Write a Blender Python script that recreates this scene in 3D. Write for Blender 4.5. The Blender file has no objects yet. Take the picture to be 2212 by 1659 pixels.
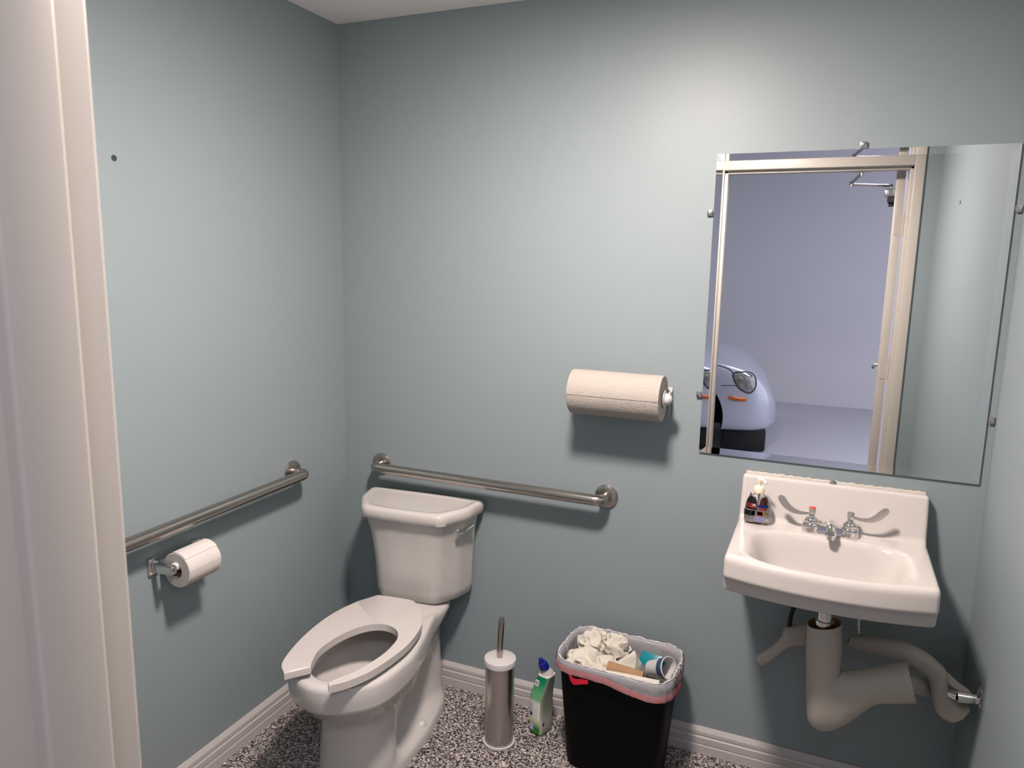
import bpy, bmesh, math, random
from mathutils import Vector, Matrix, noise
from mathutils.bvhtree import BVHTree
from mathutils.geometry import tessellate_polygon
random.seed(7)
PI = math.pi
SC = bpy.context.scene
COL = SC.collection

# ------------------------------------------------------------------ materials
def srgb(r, g, b):
    f = lambda c: (c/12.92 if c <= .04045 else ((c+.055)/1.055)**2.4)
    return (f(r/255), f(g/255), f(b/255), 1)

def mat(name, col, rough=.5, metal=0., spec=.5, var=.04, vscale=14., bump=0., bscale=200., trans=0., ior=1.45, coat=0., alpha=1., bdist=.001, sss=0., stretch=None):
    m = bpy.data.materials.new(name); m.use_nodes = True
    nt = m.node_tree; b = nt.nodes['Principled BSDF']
    b.inputs['Roughness'].default_value = rough; b.inputs['Metallic'].default_value = metal
    b.inputs['Specular IOR Level'].default_value = spec; b.inputs['IOR'].default_value = ior
    b.inputs['Transmission Weight'].default_value = trans; b.inputs['Coat Weight'].default_value = coat
    b.inputs['Alpha'].default_value = alpha
    if sss: b.inputs['Subsurface Weight'].default_value = sss; b.inputs['Subsurface Radius'].default_value = (.01, .008, .006)
    tc = nt.nodes.new('ShaderNodeTexCoord'); n = nt.nodes.new('ShaderNodeTexNoise')
    n.inputs['Scale'].default_value = vscale; n.inputs['Detail'].default_value = 3
    src = tc.outputs['Object']
    if stretch:
        mp = nt.nodes.new('ShaderNodeMapping'); mp.inputs['Scale'].default_value = stretch
        nt.links.new(src, mp.inputs['Vector']); src = mp.outputs['Vector']
    nt.links.new(src, n.inputs['Vector'])
    mx = nt.nodes.new('ShaderNodeMix'); mx.data_type = 'RGBA'
    mx.inputs['A'].default_value = tuple(max(0, c*(1-var)) for c in col[:3])+(1,)
    mx.inputs['B'].default_value = tuple(min(1, c*(1+var)) for c in col[:3])+(1,)
    nt.links.new(n.outputs['Fac'], mx.inputs['Factor']); nt.links.new(mx.outputs['Result'], b.inputs['Base Color'])
    if bump:
        n2 = nt.nodes.new('ShaderNodeTexNoise'); n2.inputs['Scale'].default_value = bscale; n2.inputs['Detail'].default_value = 4
        nt.links.new(src, n2.inputs['Vector'])
        bp = nt.nodes.new('ShaderNodeBump'); bp.inputs['Strength'].default_value = bump; bp.inputs['Distance'].default_value = bdist
        nt.links.new(n2.outputs['Fac'], bp.inputs['Height']); nt.links.new(bp.outputs['Normal'], b.inputs['Normal'])
    return m

def flake_mat(name, scale, cols, rough=.45):
    m = bpy.data.materials.new(name); m.use_nodes = True; nt = m.node_tree; b = nt.nodes['Principled BSDF']
    tc = nt.nodes.new('ShaderNodeTexCoord'); v = nt.nodes.new('ShaderNodeTexVoronoi'); v.inputs['Scale'].default_value = scale
    v.inputs['Randomness'].default_value = 1.
    nz = nt.nodes.new('ShaderNodeTexNoise'); nz.inputs['Scale'].default_value = scale*.9
    ad = nt.nodes.new('ShaderNodeMix'); ad.data_type = 'VECTOR'; ad.inputs['Factor'].default_value = .012
    nt.links.new(tc.outputs['Object'], nz.inputs['Vector'])
    nt.links.new(tc.outputs['Object'], ad.inputs['A']); nt.links.new(nz.outputs['Color'], ad.inputs['B'])
    nt.links.new(ad.outputs['Result'], v.inputs['Vector'])
    sp = nt.nodes.new('ShaderNodeSeparateColor'); nt.links.new(v.outputs['Color'], sp.inputs['Color'])
    cr = nt.nodes.new('ShaderNodeValToRGB'); cr.color_ramp.interpolation = 'CONSTANT'
    e = cr.color_ramp.elements; e[0].position = 0; e[0].color = cols[0][1]; e[1].position = cols[1][0]; e[1].color = cols[1][1]
    for p, c in cols[2:]:
        k = e.new(p); k.color = c
    nt.links.new(sp.outputs['Red'], cr.inputs['Fac']); nt.links.new(cr.outputs['Color'], b.inputs['Base Color'])
    b.inputs['Roughness'].default_value = rough
    return m

WALLC = (0.2009, 0.2452, 0.2596, 1)
M = {}
M['wall'] = mat('teal wall paint', WALLC, .46, spec=.4, var=.015, vscale=3, bump=.06, bscale=260, bdist=.0006)
M['ceiling'] = mat('white ceiling paint', (.88, .85, .83, 1), .9, var=.02, bump=.1, bscale=150)
M['trimw'] = mat('white baseboard paint', (0.400, 0.380, 0.372, 1), .38, var=.03)
M['frame'] = mat('cream door frame paint', (0.400, 0.372, 0.336, 1), .35, var=.02, vscale=6)
M['china'] = mat('white vitreous china', (0.440, 0.424, 0.408, 1), .1, spec=.5, var=.01, coat=.2)
M['sinkchina'] = mat('sink enamel', (0.448, 0.424, 0.408, 1), .14, spec=.5, var=.015, coat=.2)
M['seat'] = mat('white seat plastic', (0.448, 0.424, 0.408, 1), .25, var=.01)
M['steel'] = mat('brushed stainless steel', (.44, .40, .365, 1), .22, 1., var=.06, vscale=60, stretch=(1, 1, 1))
M['steelcan'] = mat('brushed steel sleeve', (.50, .46, .43, 1), .3, 1., var=.12, vscale=30, stretch=(12, 12, .6))
M['chrome'] = mat('polished chrome', (.72, .71, .70, 1), .07, 1., var=.02)
M['nickel'] = mat('satin chrome', (.6, .6, .6, 1), .22, 1., var=.03)
M['mirror'] = mat('silvered glass', (.86, .88, .88, 1), 0., 1., var=0.)
M['glassedge'] = mat('glass edge', (.06, .10, .095, 1), .15, var=.05)
M['paper'] = mat('white paper', (.335, .312, .282, 1), .9, spec=.2, var=.02, bump=.8, bscale=240, bdist=.004)
M['tissue'] = mat('toilet tissue', (0.496, 0.472, 0.452, 1), .95, spec=.15, var=.02, bump=.2, bscale=180, bdist=.001)
M['crumple'] = mat('used paper towel', (0.496, 0.472, 0.412, 1), .95, spec=.15, var=.03, bump=.3, bscale=260, bdist=.001)
M['card'] = mat('brown cardboard', (0.256, 0.152, 0.080, 1), .85, var=.1, vscale=40)
M['whitep'] = mat('white plastic', (0.448, 0.440, 0.440, 1), .35, var=.01)
M['black'] = mat('black plastic', (.002, .002, .002, 1), .55, spec=.1, var=.1, bump=.1, bscale=400)
M['bag'] = mat('frosted bag film', (.46, .46, .49, 1), .3, spec=.5, var=.06, alpha=.52, bump=.6, bscale=26, bdist=.01)
M['whitebag'] = mat('doubled bag film', (.44, .43, .44, 1), .35, var=.25, vscale=60, bump=.4, bscale=80, bdist=.003)
M['pink'] = mat('red tape seen through film', (0.368, 0.160, 0.168, 1), .35, var=.15, vscale=40)
M['red'] = mat('red drawstring', (.50, .008, .03, 1), .3, var=.1)
M['teal'] = mat('teal wrapper', (0.000, 0.160, 0.192, 1), .3, var=.1)
M['navy'] = mat('navy print', (.02, .05, .10, 1), .3, var=.5, vscale=50)
M['blue'] = mat('blue cap plastic', (.005, .012, .19, 1), .3, var=.1)
M['dark'] = mat('dark hole', (.03, .035, .035, 1), .8, var=.2)
M['rubber'] = mat('black rubber', (.008, .008, .009, 1), .7, var=.2)
M['vinyl'] = mat('white vinyl pipe cover', (0.360, 0.332, 0.292, 1), .5, var=.03, bump=.08, bscale=30, bdist=.002)
M['vinylin'] = mat('stained inside of cover', (.30, .17, .09, 1), .8, var=.3, vscale=30)
M['clear'] = mat('clear bottle plastic', (.97, .97, .97, 1), .03, trans=1., ior=1.3, var=.0)
M['soapcap'] = mat('cream pump plastic', (0.672, 0.608, 0.464, 1), .35, var=.02)
M['brown'] = mat('brown label', (.06, .018, .012, 1), .4, var=.3, vscale=60)
M['labelblack'] = mat('black label', (.012, .012, .016, 1), .4, var=.2)
M['labelred'] = mat('red label', (.35, .045, .03, 1), .4, var=.3, vscale=90)
M['labelblue'] = mat('blue label', (.02, .02, .22, 1), .4, var=.2)
M['lilac'] = mat('lilac label', (.36, .36, .58, 1), .4, var=.3, vscale=120)
M['labelwhite'] = mat('white label', (0.600, 0.576, 0.560, 1), .4, var=.03)
M['yellowl'] = mat('tan label', (0.360, 0.264, 0.128, 1), .4, var=.3, vscale=100)
M['handle'] = mat('blade handle metal', (.66, .63, .60, 1), .3, 1., var=.05)
M['redcap'] = mat('red index', (.45, .05, .05, 1), .3)
M['garage'] = mat('lilac garage wall', (.50, .50, .53, 1), .8, var=.02, vscale=2)
M['garfloor'] = mat('lilac garage floor', (.37, .37, .41, 1), .5, var=.06, vscale=160)
M['carpaint'] = mat('silver blue car paint', (.36, .38, .45, 1), .3, .25, var=.01, coat=.6)
M['carblack'] = mat('dark underbody', (.006, .006, .008, 1), .8)
M['glassdark'] = mat('dark car glass', (.02, .025, .03, 1), .05, spec=.6)
M['lamp'] = mat('headlight glass', (.20, .205, .20, 1), .12, .5, var=.8, vscale=30, coat=1.)
M['amber'] = mat('amber lens', (.42, .10, .01, 1), .2, var=.2, vscale=60)
M['floor'] = flake_mat('speckled flake floor', 250., [(0, (.008, .008, .010, 1)), (.30, (.035, .033, .034, 1)), (.46, (.15, .137, .13, 1)), (.64, (.33, .30, .285, 1)), (.86, (.54, .49, .47, 1))])
def glow(name, col, strength):
    m = bpy.data.materials.new(name); m.use_nodes = True; nt = m.node_tree; nt.nodes.remove(nt.nodes['Principled BSDF'])
    e = nt.nodes.new('ShaderNodeEmission'); e.inputs[0].default_value = (*col, 1); e.inputs[1].default_value = strength
    nt.links.new(e.outputs[0], nt.nodes['Material Output'].inputs[0]); return m
M['glow'] = glow('lit lamp glass', (1., .845, .775), 540.)
M['caulk'] = mat('white caulk', (0.416, 0.384, 0.344, 1), .6, var=.05, vscale=60)
M['clip'] = mat('chrome clip', (.55, .52, .50, 1), .18, 1.)
def zramp(name, stops, rough=.35):
    m = bpy.data.materials.new(name); m.use_nodes = True; nt = m.node_tree; b = nt.nodes['Principled BSDF']
    tc = nt.nodes.new('ShaderNodeTexCoord'); s = nt.nodes.new('ShaderNodeSeparateXYZ'); nt.links.new(tc.outputs['Object'], s.inputs[0])
    nz = nt.nodes.new('ShaderNodeTexNoise'); nz.inputs['Scale'].default_value = 20; nt.links.new(tc.outputs['Object'], nz.inputs['Vector'])
    ma = nt.nodes.new('ShaderNodeMath'); ma.operation = 'MULTIPLY_ADD'; ma.inputs[1].default_value = .01; nt.links.new(nz.outputs['Fac'], ma.inputs[0]); nt.links.new(s.outputs['Z'], ma.inputs[2])
    m2 = nt.nodes.new('ShaderNodeMath'); m2.operation = 'MULTIPLY'; m2.inputs[1].default_value = 4.; nt.links.new(ma.outputs[0], m2.inputs[0])
    cr = nt.nodes.new('ShaderNodeValToRGB'); e = cr.color_ramp.elements
    e[0].position = stops[0][0]*4; e[0].color = stops[0][1]; e[1].position = stops[1][0]*4; e[1].color = stops[1][1]
    for z, c in stops[2:]:
        k = e.new(z*4); k.color = c
    nt.links.new(m2.outputs[0], cr.inputs['Fac']); nt.links.new(cr.outputs['Color'], b.inputs['Base Color']); b.inputs['Roughness'].default_value = rough
    return m
# printed label of the cleaner bottle: green foot, pale middle, green shoulder
M['cleaner'] = zramp('green and white printed bottle', [(0, (.02, .16, .015, 1)), (.035, (.02, .17, .012, 1)), (.055, (.42, .47, .30, 1)), (.07, (.60, .57, .55, 1)), (.125, (.58, .56, .53, 1)), (.14, (.12, .34, .16, 1)), (.20, (.0, .15, .075, 1)), (.214, (.0, .15, .075, 1)), (.217, (.74, .66, .62, 1))])
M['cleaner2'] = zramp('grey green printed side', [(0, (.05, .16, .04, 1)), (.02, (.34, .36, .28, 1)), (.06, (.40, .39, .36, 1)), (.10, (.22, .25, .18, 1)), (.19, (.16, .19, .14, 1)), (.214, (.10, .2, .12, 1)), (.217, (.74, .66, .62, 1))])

# ------------------------------------------------------------------ builders
ORG = {}
def link(o, parent=None):
    COL.objects.link(o)
    if parent is not None: o.parent = parent
    return o
def tag(o, label=None, cat=None, group=None, kind=None):
    if label: o['label'] = label
    if cat: o['category'] = cat
    if group: o['group'] = group
    if kind: o['kind'] = kind
    return o
def thing(name, label, cat, loc=(0, 0, 0), group=None, kind=None):
    o = bpy.data.objects.new(name, None); o.empty_display_size = .05; COL.objects.link(o); o.location = loc
    ORG[o.name] = Vector(loc)
    return tag(o, label, cat, group, kind)
def mk(name, bm, m, parent=None, smooth=35., loc=None, label=None, recalc=True, bev=0., seg=2, bang=30):
    """link one bmesh given in world coordinates as one mesh object; child meshes share the origin of the thing they belong to"""
    if recalc: bmesh.ops.recalc_face_normals(bm, faces=bm.faces)
    if bev:
        ed = [e for e in bm.edges if len(e.link_faces) == 2 and e.calc_face_angle(0) > math.radians(bang)]
        bmesh.ops.bevel(bm, geom=ed, offset=bev, segments=seg, profile=.5, affect='EDGES', clamp_overlap=True)
    if smooth:
        for f in bm.faces: f.smooth = True
        for e in bm.edges:
            if len(e.link_faces) == 2: e.smooth = e.calc_face_angle(0) < math.radians(smooth)
    if parent is not None:
        org = ORG[parent.name]; ol = (0, 0, 0)
    else:
        org = Vector(loc) if loc else Vector((0, 0, 0)); ol = org
    bmesh.ops.translate(bm, vec=-org, verts=bm.verts)
    me = bpy.data.meshes.new(name); bm.to_mesh(me); bm.free()
    for x in (m if isinstance(m, (list, tuple)) else [m]): me.materials.append(x)
    o = bpy.data.objects.new(name, me); link(o, parent)
    o.location = ol; ORG[o.name] = org
    if label: o['label'] = label
    return o
def bm_(): return bmesh.new()
def box(bm, a, b, mi=0):
    vs = [bm.verts.new((x, y, z)) for x in (a[0], b[0]) for y in (a[1], b[1]) for z in (a[2], b[2])]
    for f in ((0, 1, 3, 2), (4, 6, 7, 5), (0, 4, 5, 1), (2, 3, 7, 6), (0, 2, 6, 4), (1, 5, 7, 3)):
        q = bm.faces.new([vs[i] for i in f]); q.material_index = mi
    return vs
def loft(bm, rings, closed=True, cap=(True, True), mi=0):
    V = [[bm.verts.new(p) for p in r] for r in rings]; n = len(V[0])
    for i in range(len(V)-1):
        for j in range(n if closed else n-1):
            k = (j+1) % n
            f = bm.faces.new((V[i][j], V[i][k], V[i+1][k], V[i+1][j])); f.material_index = mi
    if closed and cap[0]: bm.faces.new(V[0]).material_index = mi
    if closed and cap[1]: bm.faces.new(V[-1]).material_index = mi
    return V
def basis(d):
    d = Vector(d).normalized(); a = Vector((0, 0, 1)) if abs(d.z) < .9 else Vector((1, 0, 0))
    u = d.cross(a).normalized(); return u, d.cross(u).normalized(), d
def lathe(bm, base, axis, prof, n=40, mi=0, cap=(True, True)):
    """prof: (distance along axis, radius)"""
    u, v, d = basis(axis); base = Vector(base)
    return loft(bm, [[base+d*h+(u*math.cos(t)+v*math.sin(t))*max(r, 1e-5) for t in [2*PI*k/n for k in range(n)]] for h, r in prof], True, cap, mi)
def tube(bm, path, r, n=16, mi=0, cap=(True, True)):
    P = [Vector(p) for p in path]; rr = r if isinstance(r, (list, tuple)) else [r]*len(P)
    u = None; rings = []
    for i, p in enumerate(P):
        d = (P[min(i+1, len(P)-1)]-P[max(i-1, 0)]).normalized()
        if u is None: u, v, _ = basis(d)
        else:
            u = (u-d*u.dot(d)).normalized(); v = d.cross(u)
        rings.append([p+(u*math.cos(2*PI*k/n)+v*math.sin(2*PI*k/n))*rr[i] for k in range(n)])
    loft(bm, rings, True, cap, mi)
def cat(P, k=6, closed=False):
    P = [Vector(p) for p in P]; n = len(P); out = []
    for i in range(n if closed else n-1):
        g = (lambda j: P[j % n]) if closed else (lambda j: P[min(max(j, 0), n-1)])
        a, b, c, d = g(i-1), g(i), g(i+1), g(i+2)
        for s in range(k):
            t = s/k
            out.append(.5*((2*b)+(c-a)*t+(2*a-5*b+4*c-d)*t*t+(3*b-a-3*c+d)*t**3))
    if not closed: out.append(P[-1])
    return out
def roundpoly(pts, rad, n=6, closed=True):
    """2D polygon with every corner replaced by n+1 points of an arc"""
    P = [Vector(p) for p in pts]; N = len(P); out = []
    for i in range(N):
        r = rad[i] if isinstance(rad, (list, tuple)) else rad
        if not closed and i in (0, N-1): out.append(P[i]); continue
        a, b, c = P[i-1], P[i], P[(i+1) % N]
        u = (a-b); w = (c-b); lu, lw = u.length, w.length; u.normalize(); w.normalize()
        ang = math.acos(max(-1, min(1, u.dot(w)))); t = min(r/math.tan(ang/2), lu*.49, lw*.49)
        p0, p1 = b+u*t, b+w*t
        for k in range(n+1):
            s = k/n; out.append(p0*(1-s)**2+b*2*s*(1-s)+p1*s*s)
    return out
def arcpath(pts, r, n=8):
    """3D polyline with rounded inner corners"""
    return roundpoly(pts, r, n, closed=False)
def sph(bm, c, r, sc=(1, 1, 1), u=20, v=12, mi=0):
    q = bmesh.ops.create_uvsphere(bm, u_segments=u, v_segments=v, radius=r, matrix=Matrix.Translation(c) @ Matrix.Diagonal((*sc, 1)))
    for f in {f for x in q['verts'] for f in x.link_faces}: f.material_index = mi

# ------------------------------------------------------------------ room
W, H, D = 2.138, 2.44, 1.882
XL, XR, YF, YB = 1.118, 2.018, -1.872, -2.022          # door frame
def struct(name, bm, m, label=None, cat=None, **k):
    o = mk(name, bm, m, **k); return tag(o, label, cat, kind='structure')
b = bm_(); box(b, (-.1, YB, -.1), (W+.1, .1, 0)); struct('floor', b, M['floor'], 'black, white and grey speckled flake floor of the restroom', 'floor', smooth=0)
b = bm_(); box(b, (-.1, -D-.13, H), (W+.1, .1, H+.1)); struct('ceiling', b, M['ceiling'], 'plain white restroom ceiling above the corner', 'ceiling', smooth=0)
b = bm_(); box(b, (-.1, -D, 0), (0, .1, H)); struct('wall_left', b, M['wall'], 'grey-green painted wall on the left carrying the toilet paper', 'wall', smooth=0)
b = bm_(); box(b, (0, 0, 0), (W, .1, H)); struct('wall_back', b, M['wall'], 'grey-green painted wall behind the toilet and the sink', 'wall', smooth=0)
b = bm_(); box(b, (W, -D, 0), (W+.1, .1, H)); struct('wall_right', b, M['wall'], 'grey-green painted wall at the right edge beside the sink', 'wall', smooth=0)
b = bm_()
box(b, (-.1, -D-.12, 0), (XL-.02, -D, H)); box(b, (XR+.02, -D-.12, 0), (W+.1, -D, H)); box(b, (XL-.02, -D-.12, 2.13), (XR+.02, -D, H))
struct('wall_front', b, M['wall'], 'grey-green painted wall around the doorway, seen in the mirror', 'wall', smooth=0)

BP = [(0, 0), (.0155, 0), (.0155, .030), (.0125, .034), (.0145, .037), (.0145, .058), (.0105, .063), (.0125, .067), (.012, .078), (.007, .087), (.004, .092), (0, .092)]
def baseboard(name, pts, label):
    """profile (out of the wall, up) swept along straight run; pts = (start, end, outward normal)"""
    b = bm_(); s, e, nrm = [Vector(p) for p in pts]
    loft(b, [[p+nrm*x+Vector((0, 0, z)) for x, z in BP] for p in (s, e)], True)
    struct(name, b, M['trimw'], label, 'baseboard', smooth=25)
baseboard('baseboard_back', ((0, -.0003, 0), (W, -.0003, 0), (0, -1, 0)), 'white moulded baseboard under the wall with the toilet')
baseboard('baseboard_left', ((.0003, -.0157, 0), (.0003, -D, 0), (1, 0, 0)), 'white moulded baseboard along the wall on the left')
baseboard('baseboard_right', ((W-.0003, -D, 0), (W-.0003, -.0157, 0), (-1, 0, 0)), 'white moulded baseboard below the wall right of the sink')

# steel door frame (trim) round the doorway the picture is taken through
b = bm_()
def fb(a, c):
    t = bm_(); box(t, a, c); bmesh.ops.bevel(t, geom=list(t.edges), offset=.0045, segments=4, profile=.5, affect='EDGES')
    me = bpy.data.meshes.new('t'); t.to_mesh(me); t.free(); b.from_mesh(me); bpy.data.meshes.remove(me)
fb((XL-.047, YB, 0), (XL, YF, 2.160)); fb((XR, YB, 0), (XR+.047, YF, 2.160)); fb((XL-.004, YB+.0004, 2.110), (XR+.004, YF-.0004, 2.1595))
fb((XL-.02, -1.972, 0), (XL+.016, -1.912, 2.112)); fb((XR-.016, -1.972, 0), (XR+.02, -1.912, 2.112)); fb((XL-.02, -1.972, 2.094), (XR+.02, -1.912, 2.13))
struct('trim_1', b, M['frame'], 'cream painted steel door frame at the left edge and in the mirror', 'door frame', smooth=30)

# open door, hinged on the right jamb, swung out into the garage
PIV = Vector((1.9735, -2.035, 0)); RT5 = Matrix.Translation(PIV) @ Matrix.Rotation(math.radians(5), 4, 'Z') @ Matrix.Translation(-PIV)
def rot(bm): bmesh.ops.transform(bm, matrix=RT5, verts=bm.verts)
door = thing('door_1', 'cream door seen edge-on in the mirror, swung open outwards', 'door', (PIV.x, PIV.y, 0), kind='structure')
b = bm_(); box(b, (1.952, -2.935, .012), (1.995, -2.035, 2.108)); rot(b); mk('door_leaf', b, M['frame'], door, bev=.003)
for z in (1.78, 1.03, .26):
    b = bm_(); lathe(b, (2.004, -2.032, z), (0, 0, 1), [(0, .006), (.112, .006)], 14); box(b, (1.965, -2.0352, z), (2.004, -2.0326, z+.112)); mk('hinge', b, M['frame'], door)
b = bm_(); lathe(b, (1.952, -2.872, 1.0), (-1, 0, 0), [(0, .026), (.012, .026), (.014, .011), (.05, .011)], 20); tube(b, [(1.905, -2.872, 1.0), (1.905, -2.80, 1.0), (1.907, -2.75, .998)], .009, 12); rot(b); mk('lever_handle', b, M['nickel'], door)
clo = thing('door_closer', 'grey metal door closer with folding arm, top right in the mirror', 'door closer', (1.93, -2.2, 1.98))
b = bm_(); box(b, (1.899, -2.45, 1.985), (1.951, -2.14, 2.03)); rot(b); mk('closer_body', b, M['nickel'], clo, bev=.005)
b = bm_(); box(b, (1.915, -2.30, 1.955), (1.951, -2.145, 1.985)); lathe(b, (1.935, -2.19, 1.935), (0, 0, 1), [(0, .014), (.02, .016)], 16); rot(b); mk('cylinder_boss', b, M['dark'], clo, bev=.004)
b = bm_(); tube(b, [(1.937, -2.21, 2.045), (1.746, -2.10, 2.045)], .0075, 10); lathe(b, (1.937, -2.21, 2.03), (0, 0, 1), [(0, .012), (.022, .012)], 14); mk('main_arm', b, M['nickel'], clo)
b = bm_(); tube(b, [(1.746, -2.10, 2.052), (1.788, -1.945, 2.083)], .0085, 10); lathe(b, (1.746, -2.10, 2.034), (0, 0, 1), [(0, .011), (.026, .011)], 14); mk('forearm', b, M['nickel'], clo)
b = bm_(); box(b, (1.745, -1.958, 2.0885), (1.832, -1.926, 2.0938)); lathe(b, (1.788, -1.942, 2.073), (0, 0, 1), [(0, .011), (.016, .011)], 14); mk('soffit_bracket', b, M['nickel'], clo)

# ------------------------------------------------------------------ garage beyond the doorway (seen in the mirror)
b = bm_(); box(b, (-5, -6.9, -.1), (5, YB, 0)); struct('floor_garage', b, M['garfloor'], 'lilac grey garage floor in front of the car, seen in the mirror', 'floor', smooth=0)
b = bm_(); box(b, (-5, -7.0, 0), (5, -6.9, 3.3)); struct('wall_garage', b, M['garage'], 'plain lilac grey garage wall behind the car, seen in the mirror', 'wall', smooth=0)
b = bm_(); box(b, (-5, -6.9, 3.2), (5, YB, 3.3)); struct('ceiling_garage', b, M['garage'], 'lilac grey garage ceiling', 'ceiling', smooth=0)
b = bm_(); box(b, (-5.1, -6.9, 0), (-5, YB, 3.3)); struct('wall_garage_left', b, M['garage'], 'garage wall behind the tail of the car', 'wall', smooth=0)
b = bm_(); box(b, (-5, -2.022, 0), (XL-.055, -D-.1205, 3.2)); box(b, (XR+.055, -2.022, 0), (5, -D-.1205, 3.2)); box(b, (XL-.055, -2.022, 2.165), (XR+.055, -D-.1205, 3.2)); struct('wall_garage_front', b, M['garage'], 'garage side of the wall with the restroom doorway', 'wall', smooth=0)

# car, nose to +x, near side at y = -4.05
car = thing('car', 'silver blue car reflected at the left of the mirror', 'car', (1.0, -4.05, 0))
ST = [(1.385, .40, .34, .35), (1.365, .52, .40, .42), (1.33, .64, .48, .52), (1.28, .73, .57, .62), (1.20, .78, .665, .70), (1.13, .805, .735, .775), (1.0, .825, .772, .835), (.865, .83, .80, .88), (.6, .83, .83, .93), (.3, .83, .85, .98), (-.2, .83, .87, 1.02), (-1.5, .83, .9, .98), (-2.5, .83, .88, .95), (-2.9, .78, .74, .80), (-3.0, .62, .55, .6)]
rings = []
for x, w, sh, c in ST:
    zb = .20 if x < 1.3 else .235
    half = [(0, zb), (w*.86, zb), (w*.965, zb+.012), (w*.985, zb+.055), (w, zb+.35*(sh-zb)), (w, zb+.62*(sh-zb)), (w*.992, sh-.07), (w*.965, sh-.012), (w*.90, sh+.02*(c-sh)/.1), (w*.6, sh+.72*(c-sh)), (w*.3, sh+.93*(c-sh)), (0, c)]
    rings.append([Vector((x, -4.88+y, z)) for y, z in half]+[Vector((x, -4.88-y, z)) for y, z in half[-2:0:-1]])
b = bm_(); loft(b, rings, True); bmesh.ops.recalc_face_normals(b, faces=b.faces)
body = mk('body', b, [M['carpaint'], M['carblack']], car, smooth=60)
sub = body.modifiers.new('s', 'SUBSURF'); sub.levels = sub.render_levels = 2
def evaluated(o):
    dg = bpy.context.evaluated_depsgraph_get(); dg.update()
    return bpy.data.meshes.new_from_object(o.evaluated_get(dg))
WX = (.555, -1.95)
for wx in WX:
    t = bm_(); lathe(t, (wx, -3.9, .31), (0, -1, 0), [(0, .375), (.5, .375)], 64); bmesh.ops.recalc_face_normals(t, faces=t.faces)
    cu = mk('arch_cut', t, M['carblack']); md = body.modifiers.new('b', 'BOOLEAN'); md.object = cu; md.operation = 'DIFFERENCE'; md.solver = 'EXACT'
nm = evaluated(body); body.modifiers.clear(); old = body.data; body.data = nm; bpy.data.meshes.remove(old)
for o in [o for o in bpy.data.objects if o.name.startswith('arch_cut')]: bpy.data.objects.remove(o)
nm.materials.clear(); nm.materials.append(M['carpaint']); nm.materials.append(M['carblack'])
for p in nm.polygons:
    p.use_smooth = True; p.material_index = 0
    c = p.center+ORG['car']
    for wx in WX:
        r = math.hypot(c.x-wx, c.z-.31)
        if c.y > -4.75 and (abs(r-.375) < .004 and p.area < .02 and abs(p.normal.y) < .3 or r < .37): p.material_index = 1; p.use_smooth = False
tb = bm_(); tb.from_mesh(nm); tb.transform(Matrix.Translation(ORG['car'])); BV = BVHTree.FromBMesh(tb)
def onside(x, z, off):
    h = BV.ray_cast(Vector((x, -3.5, z)), Vector((0, -1, 0)))[0]
    return Vector((x, (h.y if h else -4.1)+off, z))
def patch(name, outline, m, off, th=.01, sub=10, parent=car):
    """a lens or trim piece lying on the near flank of the body"""
    P = cat([(x, 0, z) for x, z in outline], 5, True); c = sum((Vector(p) for p in P), Vector())/len(P)
    b = bm_(); rg = []
    for k in range(sub+1):
        s = 1-k/sub*.97; rg.append([onside(c.x+(p.x-c.x)*s, c.z+(p.z-c.z)*s, off+(th*(1-s*s))) for p in P])
    outer = [p-Vector((0, .02, 0)) for p in rg[0]]
    loft(b, [outer]+rg, True); return mk(name, b, m, parent, smooth=50)
b = bm_(); P_ = cat([(x, 0, z) for x, z in [(.990, .703), (1.07, .720), (1.135, .712), (1.172, .670), (1.178, .600), (1.140, .548), (1.080, .562), (1.026, .608)]], 6, True); P_.append(P_[0])
tube(b, [onside(p.x, p.z, .001) for p in P_], .0055, 6); mk('headlight_seal', b, M['carblack'], car)
patch('headlight', [(.998, .699), (1.07, .713), (1.131, .705), (1.165, .667), (1.171, .602), (1.138, .556), (1.083, .569), (1.032, .612)], M['lamp'], .002)
patch('side_marker', [(.965, .515), (1.04, .510), (1.105, .500), (1.112, .478), (1.04, .474), (.975, .484)], M['amber'], .003)
def strip(name, pts, w, m):
    b = bm_(); P = cat([(x, 0, z) for x, z in pts], 8)
    tube(b, [onside(p.x, p.z, .0) for p in P], w, 6); mk(name, b, m, car)
strip('hood_gap', [(.30, .81), (.863, .766), (.995, .705)], .0045, M['carblack'])
strip('bumper_gap', [(.90, .600), (1.05, .606)], .003, M['carblack'])
b = bm_(); box(b, (.93, -5.6, .03), (1.29, -4.14, .225)); mk('air_dam', b, M['carblack'], car, bev=.02)
for wx in WX:
    b = bm_(); lathe(b, (wx, -4.10, .305), (0, -1, 0), [(0, .2), (.0, .275), (.02, .3), (.05, .305), (.16, .305), (.19, .29), (.19, .2)], 48); w_ = mk('wheel', b, M['rubber'], car)
    b = bm_(); lathe(b, (wx, -4.115, .305), (0, 1, 0), [(0, .2), (.006, .2), (.004, .17), (-.03, .10), (-.004, .05), (0, .001)], 40); mk('rim', b, M['nickel'], w_)
b = bm_()
cab = [(.15, .70, .98), (-.55, .62, 1.38), (-.95, .60, 1.45), (-1.7, .60, 1.44), (-2.45, .70, .97)]
loft(b, [[Vector((x, -4.88+s*yy, zz)) for s, yy, zz in ((-1, .74, .9), (-1, w, z-.05), (-1, w*.8, z), (1, w*.8, z), (1, w, z-.05), (1, .74, .9))] for x, w, z in cab], True); mk('cabin', b, M['glassdark'], car, bev=.02)
tb.free()
car.rotation_euler.z = math.radians(-7)

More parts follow.
